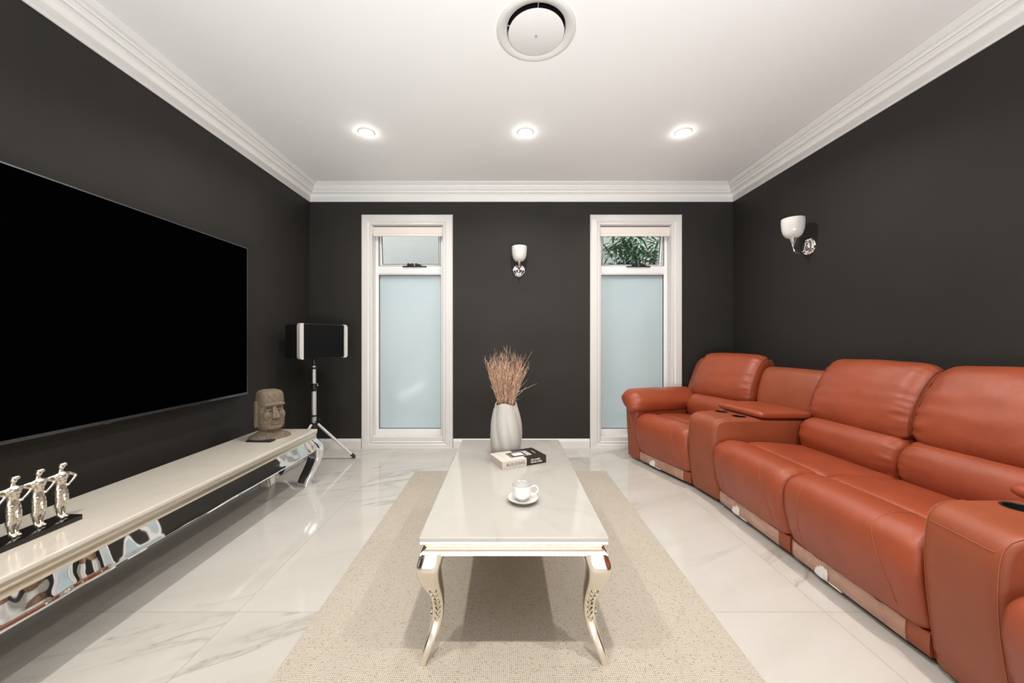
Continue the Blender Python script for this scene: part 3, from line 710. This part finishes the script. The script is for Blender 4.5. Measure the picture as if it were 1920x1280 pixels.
wed = [[(-.012, -.080, .235), (.012, -.080, .235), (.012, -.05, .235), (-.012, -.05, .235)], [(-.017, -.100, .185), (.017, -.100, .185), (.017, -.05, .185), (-.017, -.05, .185)], [(-.028, -.118, .152), (.028, -.118, .152), (.026, -.05, .150), (-.026, -.05, .150)], [(-.024, -.106, .142), (.024, -.106, .142), (.024, -.05, .142), (-.024, -.05, .142)]]
loft(bm, wed)
for s in (-1, 1):
    ell(bm, (s*.036, -.076, .206), (.020, .010, .008)); ell(bm, (s*.046, -.070, .165), (.026, .024, .036))
    box(bm, s*.082-.008, s*.082+.008, .0, .035, .085, .262, .006, 3)
    ell(bm, (s*.084, .012, .105), (.010, .02, .03))
ell(bm, (0, -.091, .124), (.040, .010, .0075)); ell(bm, (0, -.089, .107), (.036, .010, .0075)); ell(bm, (0, -.080, .080), (.046, .018, .018))
for v in bm.verts: v.co = Mh @ v.co
o = build('head', bm, M['stone'], mo, smooth=True); remesh(o, .0032, .5, 3)
bm = B(); br = []
for z, w, d, p in ((0, .132, .108, 2.3), (.010, .128, .104, 2.3), (.022, .112, .092, 2.4), (.036, .086, .074, 2.5), (.048, .066, .062, 2.6), (.064, .060, .060, 2.6)):
    br.append([((w*(abs(math.cos(a))**p+abs(math.sin(a))**p)**(-1/p)*math.cos(a)), d*(abs(math.cos(a))**p+abs(math.sin(a))**p)**(-1/p)*math.sin(a), z) for a in [2*PI*i/40 for i in range(40)]])
loft(bm, br)
for v in bm.verts: v.co = Mh @ v.co
build('shoulder_base', bm, M['stone'], mo)
bm = B(); box(bm, -1.762, -1.588, 2.46, 2.515, UZ, UZ+.010, .004, 3, rot=Rz(-.04)); tag(build('remote_control', bm, M['black'], origin=(-1.675, 2.487, UZ)), 'thin black remote lying in front of the stone head statue', 'remote')
# ------------------------------------------------------------------ figurine sculpture
fs = thing('figurine_sculpture', 'row of silver linked human figures on a black plinth, on the television stand', 'sculpture', (-1.678, 1.0, UZ))
bm = B(); box(bm, -1.722, -1.634, .80, 1.408, UZ, UZ+.020, .002); build('plinth', bm, M['blackgloss'], fs)
def figure_bm():
    bm = B()  # local: front faces +x, akimbo arm toward +y, stretched arm toward -y; height .208
    def body(rows):
        loft(bm, [[(cx_+rx*math.cos(a), cy_+ry*math.sin(a), z) for a in [2*PI*i/18 for i in range(18)]] for z, cx_, cy_, rx, ry in [tuple(q) for q in rows]])
    for s in (-1, 1):
        f = .004 if s > 0 else 0
        body([(0, .006, s*.007, .013, .007), (.006, .008, s*.007, .013, .0065), (.012, .002, s*.007, .007, .006), (.022, 0, s*.0075, .0065, .006), (.045, -.001+f, s*.009, .010, .0092), (.062, .002+f*1.5, s*.0085, .0090, .0085), (.085, .001+f, s*.0085, .0115, .0095), (.108, 0, s*.0075, .0125, .0105)])
    body([(.090, 0, 0, .012, .0155), (.104, 0, 0, .0125, .0180), (.116, 0, 0, .0115, .0165), (.128, 0, 0, .0105, .0155), (.140, .001, 0, .0115, .0175), (.153, .002, 0, .013, .0225), (.163, .001, 0, .012, .025), (.169, 0, 0, .008, .018), (.174, 0, 0, .005, .007), (.186, .001, 0, .005, .0055)])
    ell(bm, (.007, -.0085, .155), (.008, .009, .007)); ell(bm, (.007, .0085, .155), (.008, .009, .007))
    ell(bm, (.002, 0, .193), (.0095, .0088, .0125), Rx(.25)); ell(bm, (.005, .005, .199), (.009, .010, .008))
    tube(bm, crom([(0, .019, .163), (-.001, .031, .157), (-.002, .047, .146), (.001, .046, .142), (.004, .033, .130), (.007, .019, .121)], 14), [.0062, .006, .0058, .0056, .0052, .005, .005, .0048, .0046, .0044, .004, .004, .004, .0045], 8)
    ell(bm, (.008, .016, .119), (.006, .006, .0045))
    tube(bm, crom([(0, -.018, .163), (-.007, -.032, .160), (-.014, -.052, .155), (-.012, -.075, .152), (-.008, -.095, .153)], 14), [.0064, .0062, .006, .0058, .0055, .0052, .005, .005, .0048, .0046, .0044, .004, .0038, .0036], 8)
    tube(bm, [(-.008, -.094, .151), (-.006, -.098, .158), (-.006, -.0975, .166)], [.004, .0042, .002], 6, flat=.6)
    return bm
ys = [1.378-.067*k for k in range(9)]
f0 = build('figure', figure_bm(), M['silver'], fs, local=True); remesh(f0, .0013, .5, 2)
for k, y in enumerate(ys):
    f = f0 if k == 0 else f0.copy()
    if k: COL.objects.link(f); f.parent = fs
    f.location = (-1.682+1.678, y-1.0, .020)
# ------------------------------------------------------------------ speaker and stand
px_, py_ = -1.75, 3.32
SZ0 = 1.11-(674-637)*3.05/685; SZ1 = SZ0+.307
st = thing('speaker_stand', 'silver tripod stand with black collars holding the speaker', 'stand', (px_, py_, 0))
bm = B(); tube(bm, [(px_, py_, .20), (px_, py_, .66)], .0195, 20); build('lower_tube', bm, M['alu'], st)
bm = B(); tube(bm, [(px_, py_, .66), (px_, py_, .895)], .0160, 20); build('upper_tube', bm, M['alu'], st)
def coll(z0, z1, r, nm='collar'):
    bm = B(); lathe(bm, [(.005, z0), (r, z0), (r+.002, z0+.004), (r+.002, z1-.004), (r, z1), (.005, z1)], (px_, py_, 0), 24); build(nm, bm, M['black'], st)
coll(.845, .862, .020); coll(.645, .712, .0215); coll(.415, .430, .0225); coll(.305, .36, .026, 'leg_hub'); coll(.875, SZ0-.001, .016, 'top_socket')
bm = B(); tube(bm, [(px_-.045, py_-.02, .714), (px_+.042, py_-.02, .714), (px_+.045, py_-.02, .694)], .0035, 8); build('locking_pin', bm, M['chrome'], st)
bm = B(); tube(bm, [(px_+.02, py_-.015, .37), (px_+.05, py_-.022, .39)], .005, 8); ell(bm, (px_+.055, py_-.022, .392), (.014, .008, .010)); build('clamp_knob', bm, M['black'], st)
for a in (math.radians(17), math.radians(252), math.radians(134)):
    dx, dy = math.cos(a), math.sin(a); R = .335 if a < 2 or a > 3 else .28
    p0, p1 = Vector((px_+dx*.03, py_+dy*.03, .345)), Vector((px_+dx*R, py_+dy*R, .022))
    bm = B(); tube(bm, [p0, p1], .0125, 14); lg = build('leg', bm, M['alu'], st)
    d = (p1-p0).normalized()
    bm = B(); tube(bm, [p1-d*.03, p1], .0165, 12); ell(bm, p1, (.0175, .0175, .016)); build('rubber_foot', bm, M['black'], lg)
    bm = B(); tube(bm, [(px_+dx*.018, py_+dy*.018, .19), p0.lerp(p1, .5)], .005, 8, flat=.6); build('brace', bm, M['alu'], lg)
sp = thing('loudspeaker', 'black box loudspeaker with silver side trims on the tripod stand', 'speaker', (px_, py_, SZ0))
sa_ = math.radians(60); A0 = Vector((-1.735, 3.05, 0)); U = Vector((math.cos(sa_), math.sin(sa_), 0)); V_ = Vector((-math.sin(sa_), math.cos(sa_), 0)); SW, SD = .455, .29
def sbox(bm, u0, u1, v0, v1, z0, z1, bev):
    vs = box(bm, u0, u1, v0, v1, z0, z1, bev, 3)
    for v in vs: v.co = A0+U*v.co.x+V_*v.co.y+Vector((0, 0, v.co.z))
bm = B()
prf = [(.012, .012), (SW-.012, .012), (SW-.004, .05), (SW-.05, SD-.03), (SW-.09, SD), (.075, SD), (.035, SD-.03), (.004, .05)]
def sp_ring(z, k): return [A0+U*(SW/2+(u-SW/2)*k)+V_*(SD/2+(v-SD/2)*k)+Vector((0, 0, z)) for u, v in prf]
loft(bm, [sp_ring(SZ0+.002, .93), sp_ring(SZ0+.010, .99), sp_ring(SZ0+.02, 1), sp_ring(SZ1-.02, 1), sp_ring(SZ1-.010, .99), sp_ring(SZ1-.002, .93)]); build('cabinet', bm, M['spkside'], sp, angle=30)
bm = B(); sbox(bm, .030, SW-.030, -.004, .03, SZ0+.008, SZ1-.008, .004); build('grille', bm, M['speaker'], sp)
for u0, u1 in ((0, .034), (SW-.034, SW)):
    bm = B(); rings = []
    lft = u0 == 0
    for v, k in ((-.010, .82), (-.012, 1.0), (.006, 1.0), (.03, .96)):
        hh = (SZ1-SZ0)/2; zc = (SZ0+SZ1)/2; ring = []
        a0, a1 = (u0, u1) if lft else (u1, u0)
        r = .022; sg = 1 if lft else -1
        pts = [(a1, -hh), (a0+sg*r, -hh), (a0+sg*r*.3, -hh+r*.3), (a0, -hh+r), (a0, hh-r), (a0+sg*r*.3, hh-r*.3), (a0+sg*r, hh), (a1, hh)]
        mid = (a0+a1)/2
        ring = [A0+U*(mid+(u-mid)*k)+V_*v+Vector((0, 0, zc+z*(.98 if k < .9 else 1))) for u, z in pts]; rings.append(ring)
    loft(bm, rings); build('side_trim', bm, M['greytrim'], sp, angle=25)
# ------------------------------------------------------------------ sofa
sofa = thing('reclining_sofa', 'orange leather sectional recliner sofa with drink consoles along the wall', 'sofa', (1.9, 1.9, 0))
def ln(o, deg): a = math.radians(deg); return (Vector((o[0], o[1], 0)), Vector((math.cos(a), math.sin(a), 0)))
P = {}
A18 = 18
f_s2n = (1.445, 1.237); f_s2s3 = (1.442, 1.847); f_s2f = (1.432, 2.455)
c1f = (1.39, 2.74); s1f = (1.39-math.sin(math.radians(A18))*.60, 2.74+math.cos(math.radians(A18))*.60)
c2n = (1.40, .992); s4n = (1.40-math.sin(math.radians(A18))*.60, .992-math.cos(math.radians(A18))*.60)
L_s3n, L_mid, L_s2f = ln(f_s2n, 0), ln(f_s2s3, 0), ln(f_s2f, 0)
L_c1f, L_s1f = ln(c1f, A18), ln(s1f, A18)
L_c2n, L_s4n = ln(c2n, -A18), ln(s4n, -A18)
def mapper(La, Lb):
    wid = (Lb[0]-La[0]).length
    def f(u, v, z):
        a = La[0]+La[1]*u; b = Lb[0]+Lb[1]*u; p = a.lerp(b, v); return Vector((p.x, p.y, z))
    return f, wid
def cushion(bm, mp, wid, prof, v0=0, v1=1, r=.04, rin=.03, nv=26, n=72, crown=.006, wr=.0, wrf=38, gap=.003, soft=None, seed=0):
    P2 = crom(prof, n, True); c = sum(P2, Vector((0, 0)))/n
    # outward normals of the profile
    nr = []
    for i in range(n):
        tt = (P2[(i+1) % n]-P2[i-1]).normalized(); nn = Vector((tt.y, -tt.x)); nr.append(nn)
    area_ = sum(P2[i].x*P2[(i+1) % n].y-P2[(i+1) % n].x*P2[i].y for i in range(n))
    if area_ < 0: nr = [-q for q in nr]
    W_ = wid*(v1-v0); vals = []
    for k in range(nv+1):
        t = k/nv; t = .5-.5*math.cos(PI*t) if True else t; vals.append(t)
    rings = []
    for t in vals:
        d = min(t, 1-t)*W_; k = 0
        if d < r: k = rin*(1-math.sqrt(max(0, 1-(1-d/r)**2)))
        v = v0+(v1-v0)*t; v = v0+gap/wid+(v-v0)*(1-2*gap/(wid*(v1-v0)))
        ring = []; side = 1 if t > .5 else -1
        for i in range(n):
            w = 0
            if wr: 
                fall = math.exp(-((d-.03)/.045)**2); a_ = 2*PI*i/n; w = 2.4*wr*fall*mnoise.noise((math.cos(a_)*wrf/4.2+seed*3.1, math.sin(a_)*wrf/4.2, side*5+d*9))+.9*wr*mnoise.noise((math.cos(a_)*wrf/9+seed, math.sin(a_)*wrf/9, v0+t*4.5))
            off = -k+crown*math.sin(PI*t)**.7+w
            q = P2[i]+nr[i]*off
            ring.append(mp(q.x, v, q.y))
        rings.append(ring)
    loft(bm, rings)
    def at(i, t): 
        d = min(t, 1-t)*W_; k = rin*(1-math.sqrt(max(0, 1-(1-d/r)**2))) if d < r else 0
        q = P2[i % n]+nr[i % n]*(crown*math.sin(PI*t)**.7-k+.0006); return mp(q.x, v0+(v1-v0)*t, q.y)
    return at, P2
def nearest(P2, pt): return min(range(len(P2)), key=lambda i: (P2[i]-Vector(pt)).length)
ROLL = [(.02, .112), (-.012, .118), (-.034, .17), (-.054, .25), (-.062, .32), (-.052, .385), (-.022, .425), (.03, .445), (.09, .444), (.135, .432), (.158, .412), (.16, .38), (.15, .2), (.10, .125)]
SEAT = [(.155, .36), (.160, .412), (.178, .428), (.24, .434), (.36, .428), (.50, .415), (.60, .405), (.62, .34), (.40, .30), (.20, .31)]
LUMB = [(.56, .36), (.525, .40), (.502, .455), (.500, .50), (.515, .55), (.550, .588), (.600, .606), (.66, .60), (.70, .54), (.68, .42), (.62, .36)]
PILL = [(.605, .592), (.580, .618), (.573, .665), (.585, .73), (.612, .80), (.648, .87), (.690, .93), (.735, .968), (.785, .978), (.825, .955), (.842, .90), (.835, .80), (.80, .70), (.74, .62), (.67, .588)]
SHELL = [(.64, .10), (.64, .55), (.70, .75), (.76, .90), (.795, .945), (.835, .945), (.862, .90), (.868, .70), (.865, .10)]
def seat_unit(La, Lb, dz=0, flip=False, seed=0):
    mp, w = mapper(La, Lb); out = {}
    bm = B(); loft(bm, [[mp(u, v, z) for u, z in ((.012, .03), (.012, .36), (.64, .40), (.86, .40), (.86, .03))] for v in (.004, .996)]); build('seat_base', bm, M['leather2'], sofa, smooth=False)
    bm = B(); at, P2 = cushion(bm, mp, w, ROLL, r=.055, rin=.030, wr=.0012, crown=.008, seed=seed, wrf=20); o = build('footrest_cushion', bm, M['leather'], sofa, angle=70)
    i0, i1 = nearest(P2, (-.030, .16)), nearest(P2, (.125, .435)); rng = range(min(i0, i1), max(i0, i1)+1)
    for tb, tt in ((.17, .20), (.86, .74)):
        bm = B(); pts = []
        L_ = list(rng)
        if i0 > i1: L_ = L_[::-1]
        for q, i in enumerate(L_):
            f = q/(len(L_)-1); s = f*f*(3-2*f); t = tb*(1-min(1, s*1.6))+tt*min(1, s*1.6)
            pts.append(at(i, 1-t))
        tube(bm, pts, .0011, 6)
        build('seam', bm, M['stitch'], o)
    bm = B(); cushion(bm, mp, w, SEAT, r=.05, rin=.018, crown=.006, seed=seed); build('seat_cushion', bm, M['leather'], sofa, angle=70)
    bm = B(); loft(bm, [[mp(u, v, z*k) for u, z in SHELL] for v, k in (((.012, 1), (.988, 1)) if seed != 7 else ((.012, 1), (1.0, 1), (1.12, .985), (1.20, .95), (1.235, .90)))]); build('back_frame', bm, M['leather2'], sofa, angle=40)
    bm = B(); cushion(bm, mp, w, LUMB, r=.075, rin=.045, wr=.0032, wrf=24, crown=.010, seed=seed+1); build('lumbar_cushion', bm, M['leather'], sofa, angle=80)
    bm = B(); at, P2 = cushion(bm, mp, w, PILL, r=.085, rin=.050, wr=.0034, wrf=30, crown=.014, seed=seed+2, nv=34, n=96); o = build('headrest_cushion', bm, M['leather'], sofa, angle=80)
    for t in (.015, .985): 
        bm = B(); i0, i1 = nearest(P2, (.585, .62)), nearest(P2, (.80, .975)); a, b = min(i0, i1), max(i0, i1)
        tube(bm, [at(i, t) for i in range(a, b+1)], .0025, 6)
        build('piping', bm, M['crease'], o)
    # lower panel wrapped in glossy film
    bm = B(); loft(bm, [[mp(u, v, z) for u, z in ((.0, .028), (-.004, .034), (-.006, .07), (-.004, .108), (.012, .110), (.014, .028))] for v in (.01, .99)]); pn = build('lower_panel', bm, M['leather2'], sofa, angle=40)
    bm = B(); rows = []
    for k in range(41):
        v = .13+(.97-.13)*k/40; wv = .0012*math.sin(k*1.7+seed)+.0008*math.sin(k*.6)
        lim = .006*math.sin(k*.9+seed) if k > 2 else 0
        rows.append([mp(u-.0015+wv*q, v, z) for u, z, q in ((-.0005, .027, 0), (-.0055, .036, 1), (-.0078, .070, 1), (-.0058, .104+lim*.3, 1), (.004, .104, 0), (.006, .03, 0))])
    loft(bm, rows); fl = build('protective_film', bm, M['film'], pn, angle=70)
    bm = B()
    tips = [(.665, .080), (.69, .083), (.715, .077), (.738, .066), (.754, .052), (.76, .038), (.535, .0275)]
    for k, (tv, tz) in enumerate(tips):     # white petals modelled in as the table leg's reflection on the film
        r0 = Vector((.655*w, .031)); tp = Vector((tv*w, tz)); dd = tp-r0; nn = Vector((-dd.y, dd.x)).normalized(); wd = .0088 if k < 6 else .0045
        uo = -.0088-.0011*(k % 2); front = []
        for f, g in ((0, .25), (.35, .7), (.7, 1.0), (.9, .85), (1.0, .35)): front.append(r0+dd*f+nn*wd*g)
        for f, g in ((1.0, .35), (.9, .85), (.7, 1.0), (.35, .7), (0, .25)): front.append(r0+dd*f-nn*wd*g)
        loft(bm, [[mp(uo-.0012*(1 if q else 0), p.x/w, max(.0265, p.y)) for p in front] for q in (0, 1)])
    build('painted_leg_reflection', bm, M['leg_refl'], fl)
    return mp, w
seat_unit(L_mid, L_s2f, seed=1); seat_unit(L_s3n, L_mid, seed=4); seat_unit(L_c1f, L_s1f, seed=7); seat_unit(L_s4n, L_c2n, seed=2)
def cut(o, cutters):
    bm = cutters; me = bpy.data.meshes.new('c'); bmesh.ops.recalc_face_normals(bm, faces=bm.faces); bm.to_mesh(me); bm.free()
    c = bpy.data.objects.new('c', me); COL.objects.link(c); c.location = wloc(o.parent)+o.location if o.parent else o.location
    m = o.modifiers.new('b', 'BOOLEAN'); m.object = c; m.operation = 'DIFFERENCE'; m.solver = 'EXACT'
    dg = bpy.context.evaluated_depsgraph_get(); dg.update(); nm = bpy.data.meshes.new_from_object(o.evaluated_get(dg))
    o.modifiers.clear(); old = o.data; o.data = nm; bpy.data.meshes.remove(old); bpy.data.objects.remove(c)
CONS = [(.02, .030), (-.004, .045), (-.022, .15), (-.040, .30), (-.044, .42), (-.036, .51), (-.012, .555), (.04, .574), (.12, .577), (.30, .577), (.50, .576), (.62, .574), (.68, .55), (.69, .40), (.69, .05), (.62, .030), (.3, .030)]
def console(La, Lb):
    mp, w = mapper(La, Lb)
    bm = B(); at, P2 = cushion(bm, mp, w, CONS, r=.030, rin=.022, crown=.001, nv=20, n=110, gap=.001)
    o = build('console', bm, M['leather2'], sofa, angle=60)
    cb = B(); og = wloc(o)
    cen = []
    for v in (.26, .74):
        p = mp(.20, v, .577); cen.append(p); lathe(cb, [(.001, -.045), (.039, -.045), (.039, .03), (.001, .03)], p-og, 32)
    cut(o, cb)
    for p in cen:
        bm = B(); lathe(bm, [(.030, -.040), (.0375, -.040), (.0385, -.004), (.0435, .000), (.0445, .0025), (.041, .0035), (.0375, .001), (.036, -.036), (.001, -.037), (.001, -.040)], p, 40, cap=False); build('cup_holder', bm, M['black'], o)
    lid = [(.275, .585), (.262, .600), (.270, .618), (.30, .626), (.45, .628), (.60, .622), (.66, .612), (.665, .590), (.62, .580), (.45, .579), (.32, .580)]
    bm = B(); cushion(bm, mp, w, lid, v0=-.05, v1=1.05, r=.028, rin=.014, crown=.004, nv=20); build('console_lid', bm, M['leather'], o, angle=70)
    # stitched seam across the front and around the front edges
    bm = B(); i = nearest(P2, (-.036, .515)); j = nearest(P2, (-.004, .06))
    tube(bm, [at(i, t) for t in [.10+.8*k/12 for k in range(13)]], .0013, 6); build('seam', bm, M['stitch'], o)
    k0 = nearest(P2, (.10, .577))
    for t in (.045, .955):
        a, b = sorted((j, k0)); L_ = range(a, b+1) if b-a < 60 else list(range(b, 110))+list(range(0, a+1))
        bm = B(); tube(bm, [at(q, t) for q in L_], .0014, 6); build('seam', bm, M['stitch'], o)
    bm = B(); back = [(.64, .40), (.632, .60), (.650, .72), (.690, .83), (.730, .880), (.785, .895), (.84, .88), (.865, .82), (.867, .40), (.866, .05), (.69, .05)]
    cushion(bm, mp, w*1.7, back, v0=.01, v1=.99, r=.03, rin=.018, crown=.003, nv=18); build('console_back', bm, M['leather2'], sofa, angle=60)
console(L_s2f, L_c1f); console(L_c2n, L_s3n)
def armrest(L0, sgn):
    """outer arm beside line L0; sgn = +1 on the far end, -1 on the near end"""
    o0, d = L0; s = Vector((-d.y, d.x, 0))*sgn
    def mp(u, v, z): q = o0+d*u+s*v; return Vector((q.x, q.y, z))
    bm = B(); prof = [(.02, .030), (-.010, .05), (-.020, .20), (-.030, .35), (-.034, .44), (-.036, .50), (-.02, .54), (.05, .55), (.40, .55), (.62, .54), (.76, .52), (.79, .45), (.80, .2), (.79, .04), (.4, .03)]
    cushion(bm, mp, 1.0, prof, v0=.004, v1=.165, r=.035, rin=.026, crown=.002, nv=18, n=90, gap=0); arm = build('armrest', bm, M['leather2'], sofa, angle=60)
    bm = B(); L = 26; rings = []
    for k in range(L+1):
        t = k/L; u = -.085+.75*(.5-.5*math.cos(PI*t))
        e = min(1, (u+.085)/.10); e = math.sqrt(max(0, 1-(1-e)**2)); e2 = min(1, (.665-u)/.05); e2 = math.sqrt(max(0, 1-(1-e2)**2)); ee = max(.05, min(e, e2))
        hw, hh = .122*(.55+.45*ee), .096*ee
        cz_ = .542-.012*(1-e)-.02*max(0, (u-.2))*.5; ring = []
        n = 56
        for i in range(n):
            a = 2*PI*i/n; p = 2.5; c_, s_ = math.cos(a), math.sin(a); kk = (abs(c_)**p+abs(s_)**p)**(-1/p)
            gx = .009*math.exp(-((u+.02)/.055)**2)*mnoise.noise((math.cos(a)*5.5, math.sin(a)*5.5, u*9))+.006*mnoise.noise((math.cos(a)*1.5, math.sin(a)*1.5, u*7))
            x = (hw+gx)*kk*c_; y = (hh+gx)*kk*s_
            rot = math.radians(36); xx = x*math.cos(rot)-y*math.sin(rot); yy = x*math.sin(rot)+y*math.cos(rot)
            ring.append(mp(u+.035*(-c_)*(1-t)*.0, .085+xx, cz_+yy))
        rings.append(ring)
    loft(bm, rings); pad = build('arm_pad', bm, M['leather'], arm, angle=80)
    bm = B(); tube(bm, crom([mp(-.040, .150, .50), mp(-.040, .125, .49), mp(-.038, .095, .44), mp(-.034, .070, .36), mp(-.026, .055, .25), mp(-.018, .045, .20), mp(-.016, .020, .175)], 26), .0032, 8); build('arm_piping', bm, M['stitch'], arm); bm = B()
    tube(bm, crom([mp(-.030, .152, .505), mp(-.046, .150, .525), mp(-.046, .10, .535), mp(-.04, .06, .515), mp(-.03, .02, .48)], 16), .017, 10)
    build('arm_roll', bm, M['leather'], arm)
armrest(L_s1f, 1); armrest(L_s4n, -1)
bm0 = B(); lathe(bm0, [(.022, 0), (.024, .004), (.020, .031), (.001, .031)], (0, 0, 0), 16)
ft = None
for La, Lb in ((L_mid, L_s2f), (L_s3n, L_mid), (L_c1f, L_s1f), (L_s4n, L_c2n)):
    mp, w = mapper(La, Lb)
    for u in (.10, .78):
        for v in (.12, .88):
            p = mp(u, v, 0)
            if ft is None: ft = build('foot', bm0, M['black'], sofa, local=True); f = ft
            else: f = ft.copy(); COL.objects.link(f); f.parent = sofa
            f.location = p-sofa.location
